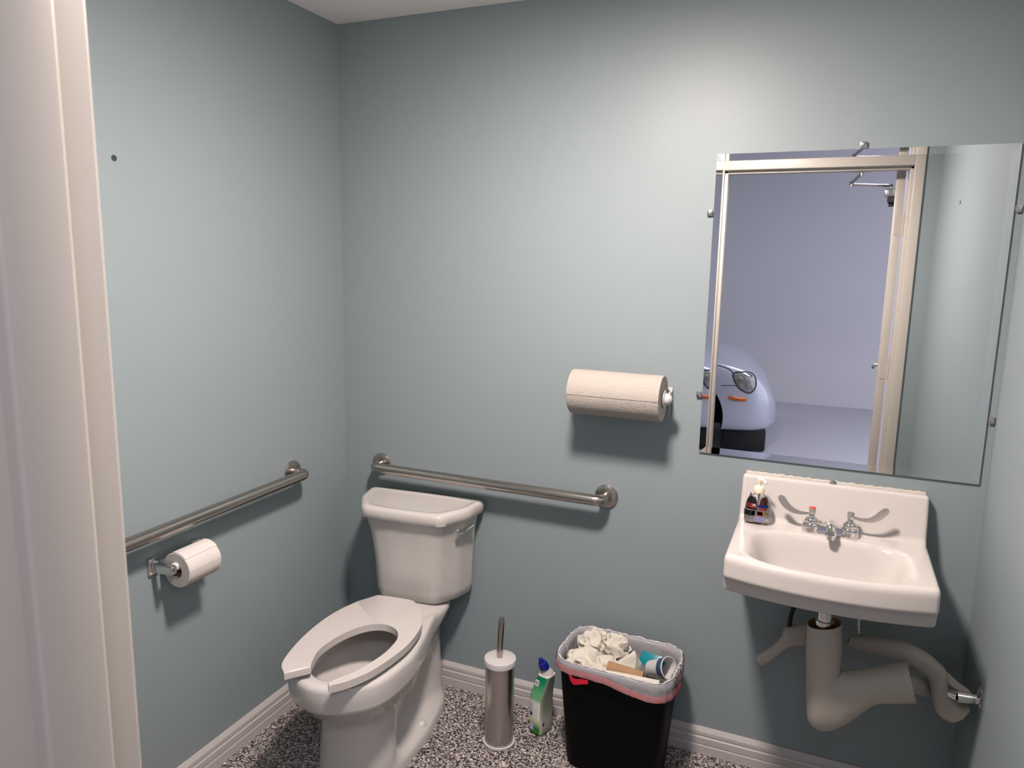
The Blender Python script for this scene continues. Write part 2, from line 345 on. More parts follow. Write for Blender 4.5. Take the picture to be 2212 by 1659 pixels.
# ------------------------------------------------------------------ mirror
mir = thing('mirror', 'large frameless rectangular wall mirror above the sink', 'mirror', (1.736, 0, 1.033))
x0, x1, z0, z1 = 1.3544, 2.1176, 1.0334, 1.9426
b = bm_(); box(b, (x0, -.0052, z0), (x1, -.0005, z1)); mk('glass_edge', b, M['glassedge'], mir, smooth=0)
b = bm_(); bw = .02; yo, yi = -.0060-bw*math.tan(math.radians(1.9)), -.0060
o4 = [(x0, yo, z0), (x1, yo, z0), (x1, yo, z1), (x0, yo, z1)]; i4 = [(x0+bw, yi, z0+bw), (x1-bw, yi, z0+bw), (x1-bw, yi, z1-bw), (x0+bw, yi, z1-bw)]
ov = [b.verts.new(p) for p in o4]; iv = [b.verts.new(p) for p in i4]; bv = [b.verts.new((p[0], -.0053, p[2])) for p in o4]
b.faces.new(iv); 
for k in range(4): b.faces.new((ov[k], ov[(k+1) % 4], iv[(k+1) % 4], iv[k])); b.faces.new((bv[k], bv[(k+1) % 4], ov[(k+1) % 4], ov[k]))
b.faces.new(bv); mk('silvered_glass', b, M['mirror'], mir, smooth=0)
CL = [('top edge', 1.747, 1.9426, (0, 1)), ('left edge, upper one', x0, 1.773, (-1, 0)), ('left edge, lower one', x0, 1.219, (-1, 0)), ('right edge, upper one', x1, 1.778, (1, 0)), ('right edge, lower one', x1, 1.216, (1, 0))]
for nm_, cx, cz, (dx, dz) in CL:
    t = thing('mirror_clip', 'small chrome clip holding the mirror at its '+nm_, 'clip', (cx+dx*.008, 0, cz+dz*.008), 'chrome clips around the mirror')
    b = bm_()
    box(b, (cx+dx*.01-.009*(1 if dz else .9), -.0095, cz+dz*.01-.009), (cx+dx*.01+.009*(1 if dz else .9), -.0072, cz+dz*.01+.009))
    box(b, (cx+dx*.012-(.009 if dz else .0065), -.0075, cz+dz*.012-(.0065 if dz else .009)), (cx+dx*.012+(.009 if dz else .0065), -.0004, cz+dz*.012+(.0065 if dz else .009)))
    mk('clip_plate', b, M['clip'], t, bev=.001)
    b = bm_(); lathe(b, (cx+dx*.012, -.0095, cz+dz*.012), (0, -1, 0), [(0, .0042), (.0012, .0036), (.0018, .0005)], 14); mk('screw', b, M['nickel'], t)

# ------------------------------------------------------------------ grab bars
def grab_bar(name, label, path, ends, nrm):
    t = thing(name, label, 'grab bar', ends[0], 'stainless grab bars')
    b = bm_(); tube(b, arcpath(path, .042, 10), .0185, 24); mk('bar', b, M['steel'], t, smooth=50)
    for e in ends:
        b = bm_(); lathe(b, e, nrm, [(.0004, .040), (.003, .0405), (.008, .038), (.011, .032), (.012, .019)], 40); f = mk('flange', b, M['steel'], t)
    return t
grab_bar('grab_bar', 'brushed steel grab bar on the wall behind the toilet tank', [(.166, -.002, .843), (.166, -.062, .843), (1.058, -.062, .843), (1.058, -.002, .843)], [(.166, 0, .843), (1.058, 0, .843)], (0, -1, 0))
grab_bar('grab_bar', 'brushed steel grab bar above the toilet paper roll', [(.002, -.318, .871), (.062, -.318, .871), (.062, -1.385, .871), (.002, -1.385, .871)], [(0, -.318, .871), (0, -1.385, .871)], (1, 0, 0))

# ------------------------------------------------------------------ toilet paper
tph = thing('toilet_paper_holder', 'chrome two-post toilet paper holder on the wall below the grab bar', 'toilet paper holder', (0, -.845, .75))
for yy in (-.918, -.765):
    b = bm_(); box(b, (.0005, yy-.017, .727), (.008, yy+.017, .778)); mk('mounting_plate', b, M['chrome'], tph, bev=.003)
    b = bm_(); s = .008
    loft(b, [[Vector((x, yy+a*s, zc+c*hh)) for a, c in ((-1, -1), (1, -1), (1, 1), (-1, 1))] for x, zc, hh in ((.007, .7525, .017), (.055, .7535, .0135), (.082, .755, .0135), (.0865, .755, .010))], True); mk('post', b, M['chrome'], tph, bev=.002)
b = bm_(); lathe(b, (.070, -.909, .757), (0, 1, 0), [(0, .010), (.004, .0125), (.035, .0125), (.036, .011), (.10, .011), (.101, .0125), (.131, .0125), (.135, .010)], 24); mk('roller', b, M['whitep'], tph, label='white plastic roller')
tpr = thing('toilet_paper_roll', 'white toilet paper roll hanging on the chrome holder', 'toilet paper', (.070, -.84, .745))
def spiral_roll(bm, base, ax, L, ri, ro, n=72, lip=.0012):
    u, v, d = basis(ax); base = Vector(base); rg = []
    for h, r in ((0, ri), (0, ro-.002), (.002, ro), (L-.002, ro), (L, ro-.002), (L, ri), (0, ri)):
        rg.append([base+d*h+(u*math.cos(t)+v*math.sin(t))*(r+(lip*(k/n) if r > ri+.01 else 0)) for k, t in [(k, 2*PI*k/n) for k in range(n)]])
    loft(bm, rg, True, (False, False))
b = bm_(); spiral_roll(b, (.070, -.898, .744), (0, 1, 0), .118, .0215, .0505); mk('paper', b, M['tissue'], tpr, smooth=30)
b = bm_(); u, v, d = basis((0, 1, 0)); loft(b, [[Vector((.070, yy, .744))+(u*math.cos(2*PI*k/40)+v*math.sin(2*PI*k/40))*r for k in range(40)] for yy, r in ((-.8985, .0213), (-.7795, .0213), (-.7795, .0200), (-.8985, .0200), (-.8985, .0213))], True, (False, False)); mk('cardboard_core', b, M['card'], tpr)
b = bm_(); 
def arcstrip(bm, c, ax, y0, y1, r, a0, a1, n=10, th=.0006):
    u = Vector((1, 0, 0)) if ax == 'y' else Vector((0, -1, 0)); w = Vector((0, 0, 1)); d = Vector((0, 1, 0)) if ax == 'y' else Vector((1, 0, 0)); c = Vector(c)
    rg = []
    for k in range(n+1):
        a = a0+(a1-a0)*k/n; e = u*math.cos(a)+w*math.sin(a)
        rg.append([c+d*y0+e*r, c+d*y1+e*r, c+d*y1+e*(r+th), c+d*y0+e*(r+th)])
    loft(bm, rg, True)
arcstrip(b, (.070, 0, .744), 'y', -.897, -.781, .0519, math.radians(48), math.radians(105), 14, .0013); mk('loose_sheet', b, M['tissue'], tpr)

# ------------------------------------------------------------------ paper towels
pth = thing('paper_towel_holder', 'white plastic paper towel holder on the wall between grab bar and mirror', 'paper towel holder', (1.11, 0, 1.21))
b = bm_(); box(b, (.975, -.010, 1.185), (1.262, -.0005, 1.232)); mk('wall_plate', b, M['whitep'], pth, bev=.003)
for sx in (.9475, 1.258):
    b = bm_(); loft(b, [[Vector((sx-.004, y, 1.209+z*h)) for y, z in ((yy, -1), (yy, 1))]+[Vector((sx+.004, y, 1.209+z*h)) for y, z in ((yy, 1), (yy, -1))] for yy, h in ((-.009, .014), (-.06, .011), (-.094, .009))], True); mk('side_arm', b, M['whitep'], pth, bev=.002)
b = bm_(); lathe(b, (.945, -.09, 1.209), (1, 0, 0), [(0, .012), (.32, .012)], 20); mk('rod', b, M['whitep'], pth)
b = bm_(); lathe(b, (1.2515, -.09, 1.209), (1, 0, 0), [(0, .024), (.0015, .027), (.004, .027), (.0055, .018), (.009, .0185), (.014, .0178), (.020, .0145), (.025, .008), (.027, .001)], 32); mk('end_knob', b, M['whitep'], pth, smooth=50)
ptr = thing('paper_towel_roll', 'full white paper towel roll on the wall left of the mirror', 'paper towels', (1.1, -.09, 1.209))
b = bm_(); spiral_roll(b, (.958, -.09, 1.209), (1, 0, 0), .292, .021, .0715, 96, .0005); mk('paper', b, M['paper'], ptr, smooth=30)
b = bm_(); lathe(b, (.9578, -.09, 1.209), (1, 0, 0), [(0, .0208), (0, .0200), (.2924, .0200), (.2924, .0208)], 40, cap=(False, False)); mk('cardboard_core', b, M['card'], ptr)
b = bm_(); arcstrip(b, (0, -.09, 1.209), 'x', .9585, 1.2495, .0718, math.radians(1), math.radians(80), 20, .0011); mk('loose_sheet', b, M['paper'], ptr)

# ------------------------------------------------------------------ wall plugs
for n_, (px, py, pz), ax, lab in (('wall_plug', (0, -.949, 1.861), (1, 0, 0), 'small dark plastic wall plug in the wall high above the grab bar'), ('wall_plug', (W, -1.153, 1.8785), (-1, 0, 0), 'tiny dark wall plug seen in the right part of the mirror')):
    b = bm_(); lathe(b, (px, py, pz), ax, [(.0002, .008), (.0015, .0075), (.0015, .004), (.0007, .003), (.0006, .0005)], 20); tag(mk(n_, b, M['dark'], loc=(px, py, pz)), lab, 'wall plug', 'wall plugs')

# ------------------------------------------------------------------ toilet
TO = Vector((.378, 0, 0)); TA = math.radians(5); EX = Vector((math.cos(TA), math.sin(TA), 0)); FW = Vector((math.sin(TA), -math.cos(TA), 0))
def T(x, y, z): return TO+EX*x+FW*y+Vector((0, 0, z))
toi = thing('toilet', 'white two-piece toilet with open-front seat in the corner', 'toilet', T(0, .35, 0))
def sstep(t): t = max(0, min(1, t)); return t*t*(3-2*t)
def outline(half, z, k=6):
    P = [(0, half[0][1], 0)]+[(x, y, 0) for x, y in half[1:-1]]+[(0, half[-1][1], 0)]+[(-x, y, 0) for x, y in half[-2:0:-1]]
    return [T(p.x, p.y, z) for p in cat(P, k, True)]
LV = [
 (0.000, [(0, .662), (.085, .640), (.132, .560), (.146, .45), (.146, .30), (.110, .115), (0, .085)]),
 (0.028, [(0, .662), (.085, .640), (.132, .560), (.146, .45), (.146, .30), (.110, .115), (0, .085)]),
 (0.040, [(0, .660), (.085, .637), (.131, .557), (.139, .45), (.139, .30), (.106, .118), (0, .088)]),
 (0.055, [(0, .658), (.085, .634), (.130, .556), (.100, .455), (.096, .30), (.104, .120), (0, .090)]),
 (0.080, [(0, .655), (.085, .630), (.129, .552), (.084, .46), (.078, .30), (.102, .122), (0, .090)]),
 (0.160, [(0, .648), (.084, .622), (.124, .545), (.080, .46), (.074, .30), (.100, .125), (0, .090)]),
 (0.225, [(0, .646), (.085, .619), (.122, .540), (.092, .46), (.078, .31), (.098, .13), (0, .090)]),
 (0.255, [(0, .655), (.090, .624), (.128, .542), (.112, .46), (.088, .31), (.097, .13), (0, .090)]),
 (0.275, [(0, .700), (.112, .652), (.150, .548), (.138, .45), (.104, .30), (.097, .13), (0, .088)]),
 (0.296, [(0, .752), (.130, .688), (.170, .552), (.158, .44), (.120, .29), (.097, .13), (0, .085)]),
 (0.328, [(0, .773), (.136, .701), (.174, .555), (.163, .43), (.130, .278), (.095, .12), (0, .075)]),
 (0.335, [(0, .784), (.142, .709), (.181, .556), (.170, .43), (.136, .272), (.100, .115), (0, .070)]),
 (0.345, [(0, .786), (.142, .710), (.182, .556), (.171, .43), (.138, .27), (.104, .11), (0, .065)]),
 (0.375, [(0, .789), (.143, .712), (.183, .556), (.172, .43), (.140, .27), (.112, .10), (0, .050)]),
 (0.405, [(0, .789), (.143, .712), (.183, .556), (.172, .43), (.141, .265), (.124, .095), (0, .040)]),
 (0.416, [(0, .786), (.141, .709), (.180, .555), (.169, .43), (.138, .262), (.121, .096), (0, .042)]),
 (0.421, [(0, .778), (.136, .702), (.173, .552), (.162, .43), (.131, .262), (.114, .102), (0, .050)]),
]
INN = [(0, .738), (.078, .692), (.112, .575), (.110, .47), (.088, .375), (.050, .315), (0, .300)]
def inn(dx, dy, s=1.): return [(x*s+(dx if i not in (0, 6) else 0), .50+(y-.50)*s+(dy if y > .5 else -dy)) for i, (x, y) in enumerate(INN)]
LI = [(.421, inn(.008, .008)), (.417, inn(.001, .001)), (.405, inn(0, 0)), (.388, inn(.004, .004)), (.378, inn(.012, .010)), (.35, inn(.010, .006)), (.328, inn(0, -.008, .95)), (.306, inn(0, -.02, .82)), (.288, inn(0, -.02, .64)), (.276, inn(0, -.02, .44)), (.270, inn(0, -.012, .24)), (.268, inn(0, -.005, .08))]
b = bm_(); loft(b, [outline(h, z) for z, h in LV]+[outline(h, z) for z, h in LI], True)
for v in b.verts:                # the deck under the tank drops a little
    d_ = v.co-TO; ly = d_.dot(FW)
    if v.co.z > .36: v.co.z -= .016*sstep((.27-ly)/.06)+.004
mk('bowl', b, M['china'], toi, smooth=60)
def tank_ring(z, wb, ws, wf, yb, ys, yf, ym, rb=.018, rf=.07):
    half = [(wb, yb), (ws, ys), (wf, yf), (wf*.5, ym)]
    pts = half+[(-x, y) for x, y in half[::-1]]
    rad = [rb, .12, rf, .1]; rad = rad+rad[::-1]
    return [T(p.x, p.y, z) for p in roundpoly([Vector(p) for p in pts], rad, 6)]
b = bm_(); TK = [(.4025, .150, .130, .085, .060, .11, .165, .168), (.4065, .172, .148, .098, .046, .12, .184, .188), (.418, .188, .162, .108, .037, .125, .196, .200), (.45, .194, .166, .113, .034, .126, .203, .208), (.55, .195, .170, .117, .033, .128, .208, .213), (.62, .199, .176, .124, .032, .130, .215, .220), (.67, .204, .184, .131, .032, .133, .222, .227), (.70, .209, .190, .137, .032, .137, .228, .233), (.722, .213, .195, .142, .032, .14, .233, .238)]
loft(b, [tank_ring(*r) for r in TK], True); mk('tank', b, M['china'], toi, smooth=60)
b = bm_(); LD = [(.7195, -.006), (.7205, -.001), (.724, .004), (.740, .006), (.754, .0055), (.761, .001), (.765, -.006), (.7655, -.014), (.7645, -.020), (.7625, -.026), (.7618, -.034)]
def lid_ring(z, o): return tank_ring(z, .226+o, .208+o, .146+o*.9, .030-o, .14, .242+o, .248+o, .02, .055)
loft(b, [lid_ring(z, o) for z, o in LD], True); mk('tank_lid', b, M['china'], toi, smooth=50)
# seat: measured outline (world x, y), open at the front
so = [(.318, -.278), (.395, -.266), (.471, -.265), (.512, -.305), (.570, -.395), (.594, -.500), (.594, -.590), (.579, -.690), (.548, -.765), (.515, -.806)]
si = [(.503, -.795), (.515, -.765), (.541, -.708), (.557, -.62), (.557, -.555), (.546, -.502), (.519, -.464), (.481, -.447), (.441, -.453), (.408, -.483), (.384, -.532), (.371, -.595), (.371, -.660), (.388, -.712), (.407, -.748)]
sl = [(.360, -.806), (.325, -.775), (.300, -.715), (.277, -.620), (.266, -.52), (.270, -.43), (.290, -.345)]
def run(P): return [Vector((p.x, p.y)) for p in cat([(x, y, 0) for x, y in P], 5)]
oc = run(so)+run(si)+run(sl)
b = bm_(); lo = [b.verts.new((p.x, p.y, .4325)) for p in oc]; hi = [b.verts.new((p.x, p.y, .4555)) for p in oc]; n = len(oc)
b.faces.new(lo[::-1]); b.faces.new(hi)
for k in range(n): b.faces.new((lo[k], lo[(k+1) % n], hi[(k+1) % n], hi[k]))
top = [e for e in b.edges if all(v.co.z > .44 for v in e.verts)]
bmesh.ops.bevel(b, geom=top, offset=.0085, segments=5, profile=.5, affect='EDGES', clamp_overlap=True)
bmesh.ops.triangulate(b, faces=[f for f in b.faces if len(f.verts) > 4])
seat = mk('seat', b, M['seat'], toi, smooth=40)
for p in ((.313, -.60), (.574, -.60), (.335, -.738), (.530, -.742)):
    b = bm_(); box(b, (p[0]-.008, p[1]-.007, .4175), (p[0]+.008, p[1]+.007, .4330)); mk('bumper', b, M['seat'], seat, bev=.002)
# trip lever on the right flank of the tank
tl = .42; px_, py_ = .1335+.070*tl, .224-.190*tl
nv = (EX*.94+FW*.345).normalized(); al = (EX*.345-FW*.94).normalized()
c0 = T(px_, py_, .682)+nv*.012
b = bm_(); lathe(b, c0-nv*.008, nv, [(0, .015), (.006, .0155), (.012, .0125), (.016, .006), (.017, .001)], 24)
tube(b, [c0+nv*.012-al*.022-Vector((0, 0, .008)), c0+nv*.016-Vector((0, 0, .005)), c0+nv*.016+al*.030, c0+nv*.015+al*.062+Vector((0, 0, .003))], [.0055, .0065, .0065, .0090], 12); mk('trip_lever', b, M['chrome'], toi, label='chrome trip lever')
for sx in (-1, 1):
    c = T(sx*.118, .335, .0395); b = bm_(); lathe(b, c, (0, 0, 1), [(0, .019), (.004, .019), (.010, .0165), (.015, .010), (.0165, .001)], 28); mk('bolt_cap', b, M['whitep'], toi, smooth=50)

# ------------------------------------------------------------------ sink
SX, SZ = 1.748, .862
snk = thing('sink', 'white wall-hung sink below the mirror', 'sink', (SX, 0, SZ-.1))
prof = [(-.0015, .987), (-.036, .989), (-.074, SZ+.002), (-.30, SZ+.001), (-.4365, SZ+.001), (-.443, .802), (-.424, .793), (-.415, .758), (-.385, .748), (-.30, .712), (-.0015, .69)]
rad = [0, .012, .022, 0, .024, .016, .006, .012, .05, .05, 0]
pr = roundpoly([Vector((y, z, 0)) for y, z in prof], rad, 8, closed=False)
# densify the deck so the basin can be pressed into it
dense = []
for i in range(len(pr)-1):
    a, c = pr[i], pr[i+1]; n_ = max(1, int((c-a).length/.006)); dense += [a+(c-a)*k/n_ for k in range(n_)]
dense.append(pr[-1]); dense = [p for i, p in enumerate(dense) if i == 0 or (p-dense[i-1]).length > 1e-5]; NP = len(dense)
nor = []
for i in range(NP):
    d = (dense[min(i+1, NP-1)]-dense[max(i-1, 0)]).normalized(); nor.append(Vector((-d.y, d.x, 0)))
i0 = next(i for i, p in enumerate(dense) if p.x < -.08); 
HW, RR = .2525, .010
xs = [-HW+RR*(1-math.cos(k/6*PI/2)) for k in range(6)]+[-HW+RR+(2*HW-2*RR)*k/84 for k in range(85)]+[HW-RR*(1-math.cos(k/6*PI/2)) for k in range(5, -1, -1)]
def sstep(t): t = max(0, min(1, t)); return t*t*(3-2*t)
def basin(x, y):
    xx = abs(x-.0)/.200; yc, bb = -.286, .134
    yy = abs(y-yc)/bb
    r = (xx**4.6+yy**4.6)**(1/4.6)
    if r >= 1.04: return 0.
    t = (1.04-r)/.36
    slope = .30+.70*math.exp(-((x/.12)**2+((y+.27)/.09)**2)*.6)
    return .118*sstep(t)*(.80+.20*slope)
b = bm_(); rings = []
for x in xs:
    e = abs(x)-(HW-RR); off = RR*(1-math.sqrt(max(0, 1-(e/RR)**2))) if e > 0 else 0.
    rg = []
    for i, (p, nn) in enumerate(zip(dense, nor)):
        y, z = p.x, p.y
        q = p+nn*off*(1 if -nn.x*0 == 0 else 1)
        y, z = q.x, q.y
        if p.x > -.002: y = p.x
        if p.y > .84 and p.x < -.08: z -= basin(x, p.x)
        if y < -.15: y = y*(1-.085*((x/.25)**2)*min(1, (-y-.15)/.2))
        rg.append(Vector((SX+x, y, z)))
    rings.append(rg)
Cc = Vector((0, -.22, .82))
V = loft(b, rings, False)
for row in (rings[0], rings[-1]):        # the two ends
    tri = tessellate_polygon([[Vector((p.y, p.z, 0)) for p in row]]); vs = [b.verts.new(p) for p in row]
    for t in tri:
        if (row[t[1]]-row[t[0]]).cross(row[t[2]]-row[t[0]]).length > 1e-9: b.faces.new([vs[k] for k in t]).smooth = False
mk('basin', b, M['sinkchina'], snk, smooth=40)
b = bm_()
pts = [(SX-.245+k*.49/60, -.0045, .9875+.0012*math.sin(k*2.1)+.001*random.random()) for k in range(61)]
tube(b, pts, [.0042+.0018*random.random() for _ in pts], 8); mk('caulk_bead', b, M['caulk'], snk)
b = bm_(); lathe(b, (SX+.002, -.018, .9885), (0, 0, 1), [(0, .011), (.004, .010), (.008, .005), (.009, .001)], 18); mk('splash_plug', b, M['nickel'], snk, label='small grey plug on the top ledge')
b = bm_(); zb = SZ-.118*1.0
lathe(b, (SX, -.275, zb+.0015), (0, 0, 1), [(0, .030), (.003, .029), (.0025, .018), (-.006, .016), (-.006, .001)], 32); mk('drain', b, M['chrome'], snk)
# the raised letter R on the left rim
cu = bpy.data.curves.new('r', 'FONT'); cu.body = 'R'; cu.size = .030; cu.extrude = .0003; cu.shear = .2; to = bpy.data.objects.new('r', cu); COL.objects.link(to)
tm = evaluated(to); bpy.data.objects.remove(to); b = bm_(); b.from_mesh(tm); b.transform(Matrix.Translation((1.521, -.385, SZ+.0016))); mk('letter', b, M['caulk'], snk, smooth=0, label='faint raised letter R')

# ------------------------------------------------------------------ faucet
fau = thing('faucet', 'chrome two-handle faucet with wrist blades on the sink', 'faucet', (SX+.003, -.11, SZ+.002))
FZ = SZ+.0015
b = bm_()
for hx in (1.7005, 1.8015):
    lathe(b, (hx, -.108, FZ), (0, 0, 1), [(0, .0255), (.006, .026), (.020, .0245), (.026, .0235), (.030, .0185), (.036, .0195), (.041, .0165), (.046, .009), (.058, .0075)], 32)
loft(b, [[Vector((x, -.108+yy*s, FZ+zz)) for yy, zz in ((-.019, 0), (-.019, .014), (-.012, .024), (.012, .024), (.019, .014), (.019, 0))] for x, s in ((1.705, 1.), (1.735, .95), (1.767, .95), (1.797, 1.))], True)
mk('faucet_body', b, M['chrome'], fau, smooth=45)
b = bm_(); lathe(b, (1.751, -.108, FZ), (0, 0, 1), [(0, .019), (.024, .0195), (.034, .017), (.040, .010), (.042, .001)], 28)
tube(b, cat([(1.751, -.108, FZ+.024), (1.752, -.130, FZ+.030), (1.7525, -.160, FZ+.029), (1.753, -.180, FZ+.022)], 6), [.0165]*6+[.0155]*6+[.0145]*7, 20); lathe(b, (1.753, -.176, FZ+.022), (0, 0, -1), [(0, .0115), (.014, .0115), (.0145, .009)], 20)
mk('spout', b, M['chrome'], fau, smooth=50)
def blade(cpts, hub, capm):
    b = bm_(); P = cat([(x, y, z) for x, y, z, w in cpts], 6); Wd = cat([(w, 0, 0) for *_, w in cpts], 6)
    rg = []
    for i, p in enumerate(P):
        d = (P[min(i+1, len(P)-1)]-P[max(i-1, 0)]).normalized(); side = Vector((0, -1, 0)).cross(d).normalized(); w = Wd[i].x; t = .0022
        nn = d.cross(side).normalized()
        rg.append([p+side*w*c+nn*t*s for c, s in ((1, 0), (.85, 1), (0, 1.3), (-.85, 1), (-1, 0), (-.85, -1), (0, -1.3), (.85, -1))])
    loft(b, rg, True); lathe(b, (hub[0], hub[1], FZ+.052), (0, 0, 1), [(0, .0078), (.006, .0095), (.016, .0098), (.018, .0085)], 24)
    h = mk('blade_handle', b, M['handle'], fau, smooth=45)
    b = bm_(); lathe(b, (hub[0], hub[1], FZ+.0702), (0, 0, 1), [(0, .0095), (.0022, .0090), (.0030, .006), (.0032, .001)], 20); mk('index_cap', b, capm, h)
blade([(1.694, -.110, .918, .0045), (1.672, -.111, .915, .0055), (1.650, -.112, .919, .008), (1.632, -.113, .930, .010), (1.619, -.114, .946, .0105), (1.613, -.114, .956, .009), (1.611, -.114, .961, .003)], (1.7005, -.108), M['redcap'])
blade([(1.808, -.110, .922, .0045), (1.830, -.111, .919, .0055), (1.852, -.112, .922, .008), (1.870, -.113, .933, .010), (1.883, -.114, .948, .0105), (1.889, -.114, .957, .009), (1.891, -.114, .962, .003)], (1.8015, -.108), M['nickel'])

# ------------------------------------------------------------------ soap
sop = thing('soap_dispenser', 'clear pump soap bottle with dark label on the left corner of the sink', 'soap bottle', (1.551, -.105, SZ+.002))
BX, BY, BZ = 1.551, -.105, SZ+.0025
def soap_ring(z, w, d, ins=0): return [Vector((BX+p.x, BY+p.y, BZ+z)) for p in roundpoly([Vector((-w+ins, -d+ins)), Vector((w-ins, -d+ins)), Vector((w-ins, d-ins)), Vector((-w+ins, d-ins))], min(w, d)*.75, 6)]
SP = [(0, .032, .018), (.002, .0355, .021), (.010, .0375, .0225), (.030, .038, .0235), (.042, .0375, .0235), (.044, .0362, .0225), (.046, .0362, .0225), (.062, .0345, .022), (.076, .029, .0195), (.084, .020, .016), (.088, .013, .013), (.094, .0125, .0125)]
b = bm_(); loft(b, [soap_ring(*r) for r in SP], True); bot = mk('bottle', b, M['clear'], sop, smooth=50)
def label_patch(name, x0, x1, z0, z1, m, d=.0002, ins=.002, top=None):
    """a printed patch following the front face of the bottle"""
    b = bm_(); nx, nz = 8, 8; rg = []
    def dep(z, x):
        for (za, wa, da), (zc, wc, dc) in zip(SP, SP[1:]):
            if za <= z <= zc:
                t = (z-za)/(zc-za); w, dd = wa+(wc-wa)*t, da+(dc-da)*t
                return -dd*(1-max(0, (abs(x)/w-.45)/.55)**2.2*.75)
        return -.02
    for j in range(nz+1):
        z = z0+(z1-z0)*j/nz; s = 1.
        if top: s = 1-top*max(0, (j/nz-.5)*2)**2
        xc = (x0+x1)/2; rg.append([Vector((BX+xc+(x0+(x1-x0)*k/nx-xc)*s, BY+dep(z, x0+(x1-x0)*k/nx)-d, BZ+z)) for k in range(nx+1)])
    front = rg; V = loft(b, front, False)
    ret = bmesh.ops.solidify(b, geom=b.faces[:], thickness=-.0002)
    mk(name, b, m, bot, smooth=40)
label_patch('label', -.031, -.002, .045, .083, M['labelblack'], .0004, top=.45)
label_patch('label', -.031, -.004, .0505, .064, M['labelred'], .0009)
label_patch('label', -.014, -.005, .056, .0625, M['labelwhite'], .0014)
label_patch('label', .006, .026, .058, .083, M['brown'], .0004, top=.5)
label_patch('label', -.036, -.006, .026, .0425, M['labelblack'], .0004)
label_patch('label', .001, .029, .0535, .0615, M['labelblue'], .0012)
label_patch('label', .004, .026, .046, .0525, M['labelred'], .0004)
label_patch('label', .001, .017, .028, .0425, M['labelred'], .0004)
label_patch('label', .017, .030, .031, .041, M['yellowl'], .0004)
label_patch('label', -.007, .020, .0085, .027, M['lilac'], .0004)
label_patch('label', -.023, .015, .0015, .0065, M['brown'], .0004)
b = bm_(); lathe(b, (BX, BY, BZ+.0935), (0, 0, 1), [(0, .0155), (.002, .016), (.013, .0155), (.018, .0125), (.021, .0055), (.030, .0052)], 28); mk('pump_collar', b, M['soapcap'], sop)
b = bm_(); lathe(b, (BX, BY, BZ+.122), (0, 0, 1), [(0, .0062), (.010, .0085), (.014, .008), (.0155, .004), (.016, .001)], 22); tube(b, cat([(BX-.004, BY, BZ+.133), (BX+.008, BY-.006, BZ+.1335), (BX+.020, BY-.013, BZ+.126)], 6), .0042, 12); mk('pump_head', b, M['soapcap'], sop)
b = bm_(); tube(b, [(BX-.0005, BY, BZ+.012), (BX+.001, BY, BZ+.092)], [.0035, .0035], 12); mk('dip_tube', b, M['whitep'], sop)

# ------------------------------------------------------------------ pipes under the sink
DR = [[[1.712, -.24, .642], [1.8, -.24, .661]], [[1.715, -.24, .571], [1.806, -.24, .593]], [[1.722, -.24, .491], [1.808, -.24, .521]], [[1.728, -.24, .414], [1.81, -.24, .52]], [[1.736, -.24, .359], [1.815, -.24, .521]], [[1.759, -.24, .335], [1.82, -.24, .522]], [[1.794, -.24, .338], [1.826, -.24, .524]], [[1.828, -.24, .365], [1.837, -.24, .528]], [[1.858, -.24, .399], [1.861, -.24, .538]], [[1.901, -.24, .45], [1.901, -.24, .555]], [[1.946, -.24, .465], [1.931, -.24, .569]], [[1.998, -.24, .481], [1.966, -.24, .585]]]
RTS = [[[1.824, -.12, .543], [1.829, -.12, .568]], [[1.855, -.125, .54], [1.861, -.125, .583]], [[1.907, -.135, .542], [1.915, -.135, .593]], [[1.955, -.145, .538], [1.966, -.145, .595]], [[1.999, -.155, .531], [2.019, -.155, .582]], [[2.024, -.165, .522], [2.051, -.165, .564]], [[2.033, -.18, .504], [2.067, -.18, .554]], [[2.04, -.19, .474], [2.073, -.19, .524]], [[2.05, -.2, .446], [2.077, -.2, .508]], [[2.068, -.21, .436], [2.088, -.21, .5]], [[2.087, -.22, .44], [2.099, -.22, .492]], [[2.104, -.23, .461], [2.109, -.23, .492]], [[2.12, -.235, .483], [2.118, -.235, .495]]]
LFS = [[[1.716, -.08, .497], [1.711, -.08, .565]], [[1.691, -.08, .49], [1.686, -.08, .554]], [[1.67, -.08, .48], [1.653, -.08, .538]], [[1.653, -.08, .461], [1.643, -.08, .503]], [[1.633, -.08, .437], [1.619, -.08, .468]], [[1.612, -.08, .413], [1.595, -.08, .443]], [[1.596, -.08, .399], [1.578, -.08, .426]]]
def sleeve(bm, secs, dr, n=28, flat=.8, k=4, mi=0, open0=True, open1=True, th=.0025):
    A = cat([s[0] for s in secs], k); Bp = cat([s[1] for s in secs], k); R = cat([(d, 0, 0) for d in dr], k); outer = []; inner = []
    for a, c, r in zip(A, Bp, R):
        m_ = (a+c)/2; h = (c-a)/2
        f = lambda t: (math.copysign(abs(math.cos(t))**flat, math.cos(t)), math.copysign(abs(math.sin(t))**flat, math.sin(t)))
        pts = [f(2*PI*j/n) for j in range(n)]
        outer.append([m_+h*p+Vector((0, -r.x, 0))*q for p, q in pts])
        s = max(.2, 1-th/max(h.length, .004)); inner.append([m_+h*p*s+Vector((0, -max(r.x-th, .002), 0))*q for p, q in pts])
    loft(bm, outer+inner[::-1]+[outer[0]] if False else outer, True, (False, False), 0)
    loft(bm, inner, True, (False, False), 1)
    loft(bm, [outer[0], inner[0]], True, (False, False), 0); loft(bm, [outer[-1], inner[-1]], True, (False, False), 0)
    bmesh.ops.remove_doubles(bm, verts=bm.verts, dist=1e-5)
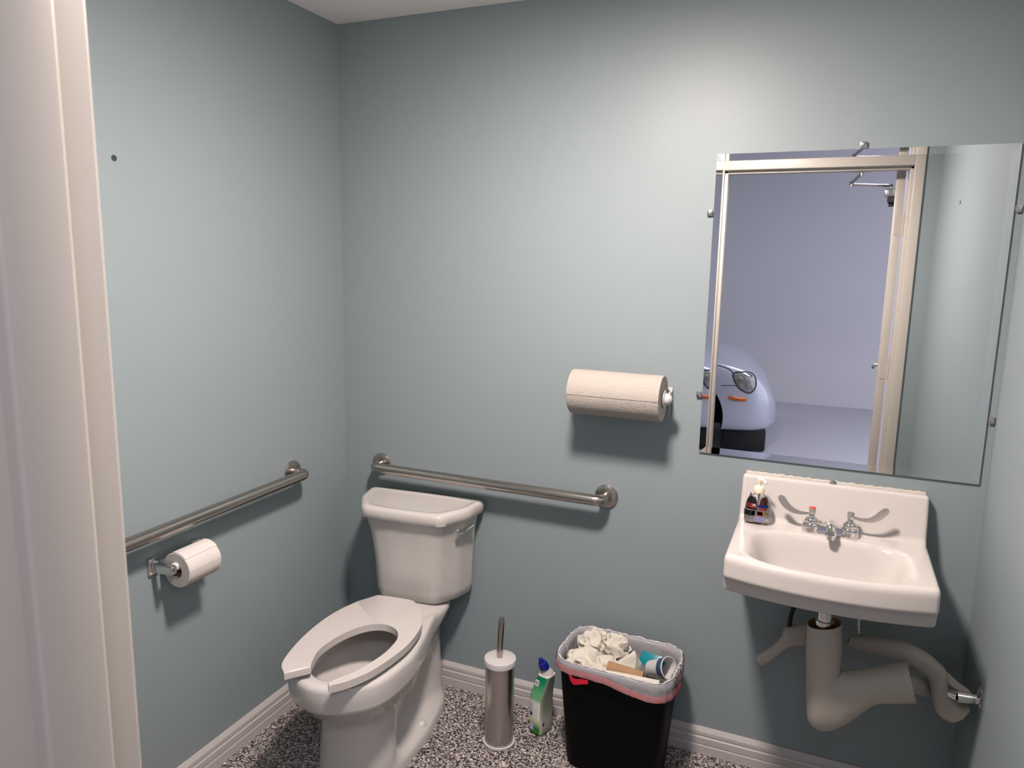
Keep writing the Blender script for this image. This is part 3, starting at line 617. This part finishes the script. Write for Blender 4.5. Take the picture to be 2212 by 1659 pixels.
b = bm_(); sleeve(b, DR, [.043, .044, .045, .046, .047, .047, .046, .046, .045, .044, .044, .045], flat=.95); tag(mk('drain_pipe_cover', b, [M['vinyl'], M['vinylin']], loc=(1.76, -.24, .5), smooth=60), 'large white elbow-shaped cover on the drain pipe below the sink', 'pipe cover', 'white pipe covers under the sink')
b = bm_(); sleeve(b, RTS, [.012, .022, .026, .028, .026, .024, .024, .024, .027, .03, .03, .026, .012])
fl = cat([(2.036, -.165, .552), (2.062, -.180, .544), (2.088, -.202, .533), (2.112, -.222, .528), (2.122, -.236, .520)], 5)
loft(b, [[p+Vector((-.006*w, -.012*w, -.010*w)), p+Vector((.006*w, .010*w, .004*w)), p+Vector((.006*w, .010*w, .004*w+.0025)), p+Vector((-.006*w, -.012*w, -.010*w+.0025))] for p, w in [(p, 1.-.55*i/(len(fl)-1)) for i, p in enumerate(fl)]], True)
tag(mk('supply_pipe_cover', b, [M['vinyl'], M['vinylin']], loc=(1.97, -.17, .5), smooth=60), 'long white curved pipe cover drooping to the valve right of the drain', 'pipe cover', 'white pipe covers under the sink')
b = bm_(); sleeve(b, LFS, [.022, .026, .026, .022, .018, .017, .016]); tag(mk('supply_pipe_cover', b, [M['vinyl'], M['vinylin']], loc=(1.65, -.08, .48), smooth=60), 'short white pipe cover sticking out left of the drain cover', 'pipe cover', 'white pipe covers under the sink')
dp = thing('drain_pipe', 'chrome tailpiece and white drain pipe inside the large elbow cover', 'drain pipe', (1.757, -.26, .6))
b = bm_(); lathe(b, (1.757, -.25, .722), (0, 0, -1), [(0, .024), (.02, .024), (.022, .019), (.055, .019), (.057, .024), (.085, .024), (.087, .019), (.24, .019)], 28); mk('tailpiece', b, M['chrome'], dp)
b = bm_(); tube(b, [(1.93, -.238, .522), (2.0, -.17, .49), (2.05, -.12, .462), (2.07, -.06, .44), (2.07, -.001, .43)], .024, 24); mk('waste_arm', b, M['vinyl'], dp, label='white waste arm')
b = bm_(); tube(b, cat([(1.757, -.24, .50), (1.762, -.24, .42), (1.80, -.24, .385), (1.84, -.24, .42), (1.88, -.24, .50), (1.935, -.238, .52)], 6), .018, 18); mk('trap', b, M['whitep'], dp)
b = bm_(); tube(b, cat([(1.70, -.07, .70), (1.680, -.075, .63), (1.668, -.08, .585), (1.664, -.08, .53)], 6), .0065, 12); tag(mk('supply_hose', b, M['rubber'], loc=(1.68, -.075, .6)), 'dark curved hose dropping into the short left pipe cover', 'hose', 'water supply hoses')
b = bm_(); ph = cat([(1.846, -.095, .70), (1.850, -.10, .62), (1.856, -.105, .575), (1.87, -.12, .563)], 10); tube(b, ph, [.0062+.0012*(i % 2) for i in range(len(ph))], 12); tag(mk('supply_hose', b, M['nickel'], loc=(1.85, -.1, .6)), 'ribbed metal hose dropping into the long right pipe cover', 'hose', 'water supply hoses')
vl = thing('shutoff_valve', 'chrome shutoff valve and wall flange at the end of the long pipe cover', 'valve', (W, -.245, .53))
b = bm_(); lathe(b, (W, -.235, .530), (-1, 0, 0), [(.0003, .036), (.003, .036), (.007, .030), (.009, .014)], 36); mk('escutcheon', b, M['chrome'], vl)
b = bm_(); tube(b, [(2.134, -.238, .522), (2.108, -.240, .520), (2.088, -.240, .519)], [.013, .014, .015], 20); tube(b, [(2.088, -.24, .520), (2.070, -.232, .520)], [.013, .010], 16); mk('valve_body', b, M['chrome'], vl)

# ------------------------------------------------------------------ toilet brush
BRX, BRY = .781, -.24
brh = thing('brush_holder', 'brushed steel toilet brush canister with white base ring on the floor', 'brush holder', (BRX, BRY, 0), )
b = bm_(); lathe(b, (BRX, BRY, .0085), (0, 0, 1), [(0, .047), (0, .0485), (.279, .0485), (.279, .047), (.01, .047)], 56, cap=(True, True)); mk('steel_sleeve', b, M['steelcan'], brh)
b = bm_(); lathe(b, (BRX, BRY, .0003), (0, 0, 1), [(0, .054), (.004, .0555), (.009, .0545), (.010, .0495), (.0085, .0488)], 56); mk('base_ring', b, M['whitep'], brh)
brs = thing('toilet_brush', 'toilet brush with white lid and thin steel handle standing in the canister', 'toilet brush', (BRX, BRY, .27))
b = bm_(); lathe(b, (BRX, BRY, .281), (0, 0, 1), [(.008, .0500), (.010, .0540), (.024, .0545), (.0285, .053), (.030, .050), (.0305, .010)], 56); mk('lid', b, M['whitep'], brs)
b = bm_(); tube(b, [(BRX-.002, BRY, .300), (BRX-.001, BRY, .36), (BRX+.003, BRY, .446), (BRX+.0033, BRY, .452)], [.0092, .0098, .0105, .0085], 20); mk('handle', b, M['steel'], brs)
b = bm_(); lathe(b, (BRX, BRY, .03), (0, 0, 1), [(0, .02), (.02, .036), (.08, .036), (.10, .01), (.25, .006)], 24); mk('brush_head', b, M['whitep'], brs)

# ------------------------------------------------------------------ toilet cleaner bottle
CX, CY = .888, -.122
cl = thing('cleaner_bottle', 'green and white cleaner bottle with blue angled cap on the floor', 'bottle', (CX, CY, 0))
ROT = Matrix.Rotation(math.radians(-18), 4, 'Z')
def cring(z, w, d, dx=0, dy=0, r=None):
    P = roundpoly([Vector((-w, -d)), Vector((w, -d)), Vector((w, d)), Vector((-w, d))], r or min(w, d)*.6, 5)
    return [Vector((CX, CY, z))+(ROT @ Vector((p.x+dx, p.y+dy, 0))) for p in P]
CR = [(.0004, .024, .030, 0, 0), (.006, .028, .036, 0, 0), (.03, .029, .0375, 0, 0), (.09, .0285, .0375, 0, 0), (.135, .028, .037, .001, 0), (.150, .0275, .036, .002, .002), (.175, .0265, .030, .006, .006), (.200, .025, .025, .010, .010), (.212, .0245, .0235, .012, .012), (.216, .0240, .0228, .0125, .012)]
b = bm_(); loft(b, [cring(*r) for r in CR], True)
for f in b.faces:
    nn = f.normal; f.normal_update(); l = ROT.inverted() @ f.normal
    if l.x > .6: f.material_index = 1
mk('bottle', b, [M['cleaner'], M['cleaner2']], cl, smooth=40)
NC = Vector((CX, CY, .215))+(ROT @ Vector((.0125, .012, 0)))
b = bm_(); na = Vector((-.22, -.30, .92)); lathe(b, NC, na, [(-.003, .0235), (.006, .0225), (.012, .018), (.022, .0135), (.030, .013)], 28); mk('neck', b, M['whitep'], cl)
b = bm_(); n2 = Vector((-.32, -.30, .9)).normalized(); lathe(b, NC+na.normalized()*.026, n2, [(0, .0165), (.016, .0165), (.024, .0145), (.026, .0085), (.040, .0075), (.041, .004)], 24); mk('cap', b, M['blue'], cl)
def cpatch(name, x, z, w, h, m, side='f'):
    b = bm_()
    for (za, wa, da, dxa, dya), (zb_, wb_, db_, dxb, dyb) in zip(CR, CR[1:]):
        if za <= z <= zb_:
            t = (z-za)/(zb_-za); dd = da+(db_-da)*t; dy = dya+(dyb-dya)*t; ww = wa+(wb_-wa)*t; dx = dxa+(dxb-dxa)*t; sl = (-(dd)+dy)
            slope = ((dyb-db_)-(dya-da))/(zb_-za)
    P = []
    for u_, v_ in ((-1, -1), (1, -1), (1, 1), (-1, 1)):
        if side == 'f': p = Vector((x+u_*w, sl+slope*v_*h-.0004, z+v_*h))
        else: p = Vector((ww+dx+.0004, x+u_*w, z+v_*h))
        P.append(Vector((CX, CY, 0))+(ROT @ p))
    nn = ROT @ (Vector((0, -.0007, 0)) if side == 'f' else Vector((.0007, 0, 0)))
    loft(b, [P, [p+nn for p in P]], True); mk(name, b, m, cl, smooth=0)
cpatch('label_square', -.004, .187, .0075, .009, M['labelwhite']); cpatch('label_print', -.004, .187, .005, .006, M['lilac'])
cpatch('label_badge', -.0125, .105, .0045, .015, M['lilac']); cpatch('label_badge', -.010, .030, .008, .012, M['lilac']); cpatch('label_mark', -.022, .045, .004, .006, M['labelblue'], 's')
cpatch('label_badge', -.0125, .078, .0045, .006, M['navy'])

# ------------------------------------------------------------------ wastebasket, liner and what is in it
CXT, CYT = 1.172, -.170
def rrect(cx, cy, w, d, r, z, n=10, rot=0., per=8):
    P = roundpoly([Vector((-w, -d)), Vector((w, -d)), Vector((w, d)), Vector((-w, d))], r, n)
    out = []
    for i, p in enumerate(P):
        q = P[(i+1) % len(P)]
        m_ = per if (q-p).length > .05 else 1
        for k in range(m_):
            s = p+(q-p)*k/m_; out.append(Vector((cx+s.x*math.cos(rot)-s.y*math.sin(rot), cy+s.x*math.sin(rot)+s.y*math.cos(rot), z)))
    return out
RO = math.radians(-2)
b = bm_()
outr = [(.0004, .148, .088), (.006, .152, .092), (.02, .153, .093), (.34, .177, .115), (.352, .177, .115), (.354, .183, .121), (.368, .184, .122), (.372, .182, .120), (.370, .177, .115), (.34, .174, .112), (.03, .149, .089), (.012, .145, .085)]
loft(b, [rrect(CXT, CYT, w, d, .06, z, rot=RO) for z, w, d in outr], True); 
tag(mk('wastebasket', b, M['black'], loc=(CXT, CYT, 0), smooth=40), 'black plastic wastebasket on the floor below the paper towels', 'trash can')
lin = thing('bin_liner', 'frosted white drawstring bag lining the black wastebasket', 'trash bag', (CXT, CYT, .38))
base = rrect(CXT, CYT, 1, 1, .42, 0, 10, 0); NB = len(base)
def hemz(a):
    """height of the hem as a function of direction around the basket (x right, y back)"""
    c, s = math.cos(a), math.sin(a)
    f = max(0, -s); right = max(0, c)
    return .354-.040*sstep(f*.6+.55*right*(s < .3)-.2)+.005*math.sin(3*a+.6)
def bagring(z, w, d, amp=0., hem=None, seed=0.):
    out = []
    P = rrect(0, 0, w, d, min(w, d)*.62, 0, 18, 0., 28)
    for p in P:
        a = math.atan2(p.y/d, p.x/w); nz = noise.noise(Vector((math.cos(a)*4, math.sin(a)*4, seed+z*9)))+.5*noise.noise(Vector((math.cos(a)*11, math.sin(a)*11, seed+z*14)))
        fold = abs(noise.noise(Vector((math.cos(a)*21, math.sin(a)*21, seed+z*3))))-.2
        k = 1+amp*(nz*.6-1.1*fold)/w
        q = Matrix.Rotation(RO, 2) @ Vector((p.x*k, p.y*k)); zz = z if hem is None else hem*hemz(a)+(1-hem)*z
        out.append(Vector((CXT+q.x, CYT+q.y, zz+(amp*.5*nz if hem is None else 0))))
    return out
prof_ = [(.20, .160, .100, .010, None), (.25, .162, .099, .012, None), (.30, .166, .104, .012, None), (.34, .170, .108, .010, None), (.365, .1745, .1125, .004, None), (.378, .178, .116, .005, None), (.3835, .185, .123, .005, None), (.381, .190, .128, .005, None), (.374, .1915, .1295, .003, .35), (.37, .192, .130, .005, .75), (.36, .193, .131, .006, 1.)]
b = bm_(); loft(b, [bagring(*r, 1.3) for r in prof_], True, (False, False)); mk('bag', b, M['bag'], lin, smooth=80, recalc=False)
b = bm_()
q_ = bagring(.384, .1868, .1248, .005, None, 1.3)
tube(b, [p+Vector((0, 0, .0012*math.sin(i*1.7))) for i, p in enumerate(q_)]+[q_[0]], [.0026+.0010*math.sin(i*.9)+.0006*math.sin(i*2.3) for i in range(len(q_))]+[.0026], 8); mk('rolled_rim', b, M['whitebag'], lin, smooth=80)
b = bm_()
r1 = bagring(.36, .1940, .1320, .006, 1., 1.3); r0 = [p+Vector((0, 0, .021)) for p in bagring(.36, .1932, .1312, .006, 1., 1.3)]
loft(b, [r0, [(p+q)/2+(Vector((p.x-CXT, p.y-CYT, 0)).normalized()*.0015) for p, q in zip(r0, r1)], r1], True, (False, False)); mk('drawstring_hem', b, M['pink'], lin, smooth=80, label='pink hem with the drawstring inside')
def ribbon(pts, w, m, name):
    b = bm_(); P = cat(pts, 6); rg = []
    for i, p in enumerate(P):
        ww = w*(.6+.4*math.sin(PI*i/(len(P)-1)))
        out = Vector((p.x-CXT, p.y-CYT, 0)).normalized()*.0012
        rg.append([p+Vector((0, 0, ww)), p+Vector((0, 0, ww))+out, p-Vector((0, 0, ww))+out, p-Vector((0, 0, ww))])
    loft(b, rg, True); mk(name, b, m, lin, smooth=40, label='exposed red drawstring')
ribbon([(1.040, -.292, .354), (1.050, -.300, .338), (1.064, -.305, .332), (1.085, -.307, .338), (1.108, -.306, .342)], .010, M['red'], 'drawstring')
ribbon([(1.352, -.262, .338), (1.366, -.225, .332), (1.370, -.19, .338)], .010, M['red'], 'drawstring')
def crumple(c, r, sc, seed, label, rough=.33, rz=0.):
    b = bm_(); bmesh.ops.create_icosphere(b, subdivisions=5, radius=1.)
    for v in b.verts:
        p = v.co.copy(); o = Vector((seed*3.1, seed*1.7, seed))
        h = 0; f = .95; a = 1.
        for k in range(3):
            q = noise.noise(p*f+o*(k+1)); h += a*(1-2.2*abs(q)); f *= 1.9; a *= .52
        d = 1+rough*(h-.7)
        w = Vector((noise.noise(p*1.6+o), noise.noise(p*1.6-o), noise.noise(p*1.6+o*2)))*.25
        q = (p*d+w); q = Vector((q.x*sc[0], q.y*sc[1], q.z*sc[2]))*r
        v.co = Vector(c)+(Matrix.Rotation(rz, 3, 'Z') @ q)
    return tag(mk('paper_towel', b, M['crumple'], loc=c, smooth=28), label, 'paper towel', 'crumpled paper towels in the wastebasket')
crumple((1.065, -.118, .362), .044, (1., .9, 1.0), 1.3, 'tallest crumpled paper towel, at the left of the wastebasket', rz=.4)
crumple((1.130, -.095, .350), .048, (1., .8, .9), 4.4, 'crumpled paper towel behind the others, near the wall side of the basket')
crumple((1.070, -.195, .325), .062, (1.05, .95, .8), 7.9, 'cream crumpled paper towel at the front left of the wastebasket')
crumple((1.135, -.205, .325), .052, (1.0, .9, .8), 11.2, 'swirled cream paper towel left of the cardboard tube', rz=1.)
# folded wedge towel
b = bm_(); c = Vector((1.198, -.165, .345))
q = [Vector((-.050, -.02, .0)), Vector((.030, -.035, -.005)), Vector((.048, .01, .0)), Vector((-.03, .03, .0)), Vector((.018, .0, .058)), Vector((.026, -.012, .052))]
vs = [b.verts.new(c+p) for p in q]
for f in ((0, 1, 2, 3), (0, 5, 1), (0, 3, 4), (0, 4, 5), (1, 5, 2), (2, 5, 4), (3, 2, 4)): b.faces.new([vs[i] for i in f])
bmesh.ops.subdivide_edges(b, edges=b.edges[:], cuts=4, use_grid_fill=True)
for v in b.verts: v.co += Vector([noise.noise(v.co*40+Vector((k*9, 0, 0))) for k in range(3)])*.006
tag(mk('paper_towel', b, M['crumple'], loc=c, smooth=40), 'peaked folded paper towel behind the cardboard tube', 'paper towel', 'crumpled paper towels in the wastebasket')
b = bm_(); a0, a1 = Vector((1.150, -.240, .366)), Vector((1.262, -.236, .357)); u, v, d = basis(a1-a0); L = (a1-a0).length
loft(b, [[a0+d*h+(u*math.cos(2*PI*k/36)+v*math.sin(2*PI*k/36))*r for k in range(36)] for h, r in ((0, .0195), (0, .0210), (L, .0190), (L, .0178), (0, .0195))], True, (False, False)); tag(mk('cardboard_tube', b, M['card'], loc=a0), 'brown cardboard tube lying across the wastebasket', 'cardboard tube')
b = bm_(); a0, a1 = Vector((1.130, -.262, .357)), Vector((1.318, -.258, .362)); u, v, d = basis(a1-a0); L = (a1-a0).length
loft(b, [[a0+d*h+(u*math.cos(2*PI*k/28)+v*math.sin(2*PI*k/28))*r for k in range(28)] for h, r in ((0, .0105), (0, .0120), (L, .0120), (L, .0105), (0, .0105))], True, (False, False)); tag(mk('rolled_paper', b, M['crumple'], loc=a0), 'white rolled paper lying in front of the cardboard tube', 'paper')
cup = thing('paper_cup', 'white paper cup with dark blue band lying at the right of the wastebasket', 'cup', (1.30, -.19, .35))
c0 = Vector((1.268, -.150, .345)); ax = Vector((.80, -.42, .42)).normalized()
b = bm_(); lathe(b, c0, ax, [(0, .024), (.075, .0335), (.076, .0355), (.079, .0358), (.080, .0335), (.078, .0325), (.005, .0225), (.004, .001)], 40); mk('cup_body', b, M['whitep'], cup, smooth=35)
b = bm_(); lathe(b, c0, ax, [(.052, .0312), (.053, .0318), (.073, .0342), (.0738, .0338)], 40, cap=(False, False)); mk('printed_band', b, M['navy'], cup)
b = bm_(); c = Vector((1.262, -.135, .372)); q = [Vector((-.040, -.01, -.030)), Vector((.050, -.014, -.006)), Vector((.056, .002, .010)), Vector((-.030, .014, .012))]
loft(b, [[c+p for p in q], [c+p+Vector((.001, -.003, .001)) for p in q]], True); tag(mk('wrapper', b, M['teal'], loc=c, bev=.001), 'teal wrapper sticking up beside the paper cup', 'wrapper')
# paper under the visible rubbish that fills the bag
crumple((1.18, -.165, .240), .070, (1.7, 1.15, .8), 15.5, 'creased paper towel deep in the bag under the other rubbish', .25)

# ------------------------------------------------------------------ lamps
LX, LY = 1.17, -1.05
fx = thing('ceiling_light', 'round white flush ceiling lamp over the room', 'ceiling light', (LX, LY, H))
b = bm_(); lathe(b, (LX, LY, H-.0005), (0, 0, -1), [(0, .178), (.106, .178), (.110, .176), (.110, .172), (.010, .168), (.009, .001)], 48); mk('drum_rim', b, M['whitep'], fx)
b = bm_(); lathe(b, (LX, LY, H-.035), (0, 0, -1), [(0, .11)]+[(.112*math.sin(t*PI/24), max(.11*math.cos(t*PI/24), .0005)) for t in range(1, 13)], 40, cap=(False, True)); mk('glowing_globe', b, M['glow'], fx, smooth=60)
def area(name, loc, rotn, size, power, color, shape='DISK', sy=None, spread=PI):
    l = bpy.data.lights.new(name, 'AREA'); l.shape = shape; l.size = size; l.energy = power; l.color = color; l.spread = spread
    if sy: l.size_y = sy
    o = bpy.data.objects.new(name, l); COL.objects.link(o); o.location = loc; o.rotation_euler = rotn; return o
area('garage_lamp', (3.0, -3.3, 3.18), (0, 0, 0), 2.4, 95., (.90, .88, 1.), 'RECTANGLE', .5)
area('garage_lamp', (-1.6, -4.6, 3.18), (0, 0, 0), 2.4, 40., (.90, .90, 1.), 'RECTANGLE', .5)
wd = bpy.data.worlds.new('World'); SC.world = wd; wd.use_nodes = True
bg = wd.node_tree.nodes['Background']; bg.inputs[0].default_value = (.86, .84, 1., 1); bg.inputs[1].default_value = 2.3

# ------------------------------------------------------------------ camera
F_PX, YAW, PITCH, ROLL = 1597.58, .4050, .1684, .0179
fwd = Vector((-math.sin(YAW)*math.cos(PITCH), math.cos(YAW)*math.cos(PITCH), -math.sin(PITCH)))
r0 = fwd.cross(Vector((0, 0, 1))).normalized(); u0 = r0.cross(fwd)
rv = r0*math.cos(ROLL)+u0*math.sin(ROLL); uv = -r0*math.sin(ROLL)+u0*math.cos(ROLL)
cd = bpy.data.cameras.new('camera'); cam = bpy.data.objects.new('camera', cd); COL.objects.link(cam)
mw = Matrix((rv, uv, -fwd)).transposed().to_4x4(); mw.translation = Vector((1.7036, -2.3333, 1.6282)); cam.matrix_world = mw
cd.sensor_fit = 'HORIZONTAL'; cd.sensor_width = 36; cd.lens = F_PX/2212*36; cd.clip_start = .02
cd.dof.use_dof = True; cd.dof.focus_distance = 2.6; cd.dof.aperture_fstop = 9.
SC.camera = cam
SC.view_settings.view_transform = 'Standard'; SC.view_settings.look = 'None'; SC.view_settings.gamma = 1; SC.view_settings.exposure = 0.
SC.cycles.max_bounces = 10; SC.cycles.diffuse_bounces = 5; SC.cycles.glossy_bounces = 6; SC.cycles.transmission_bounces = 8
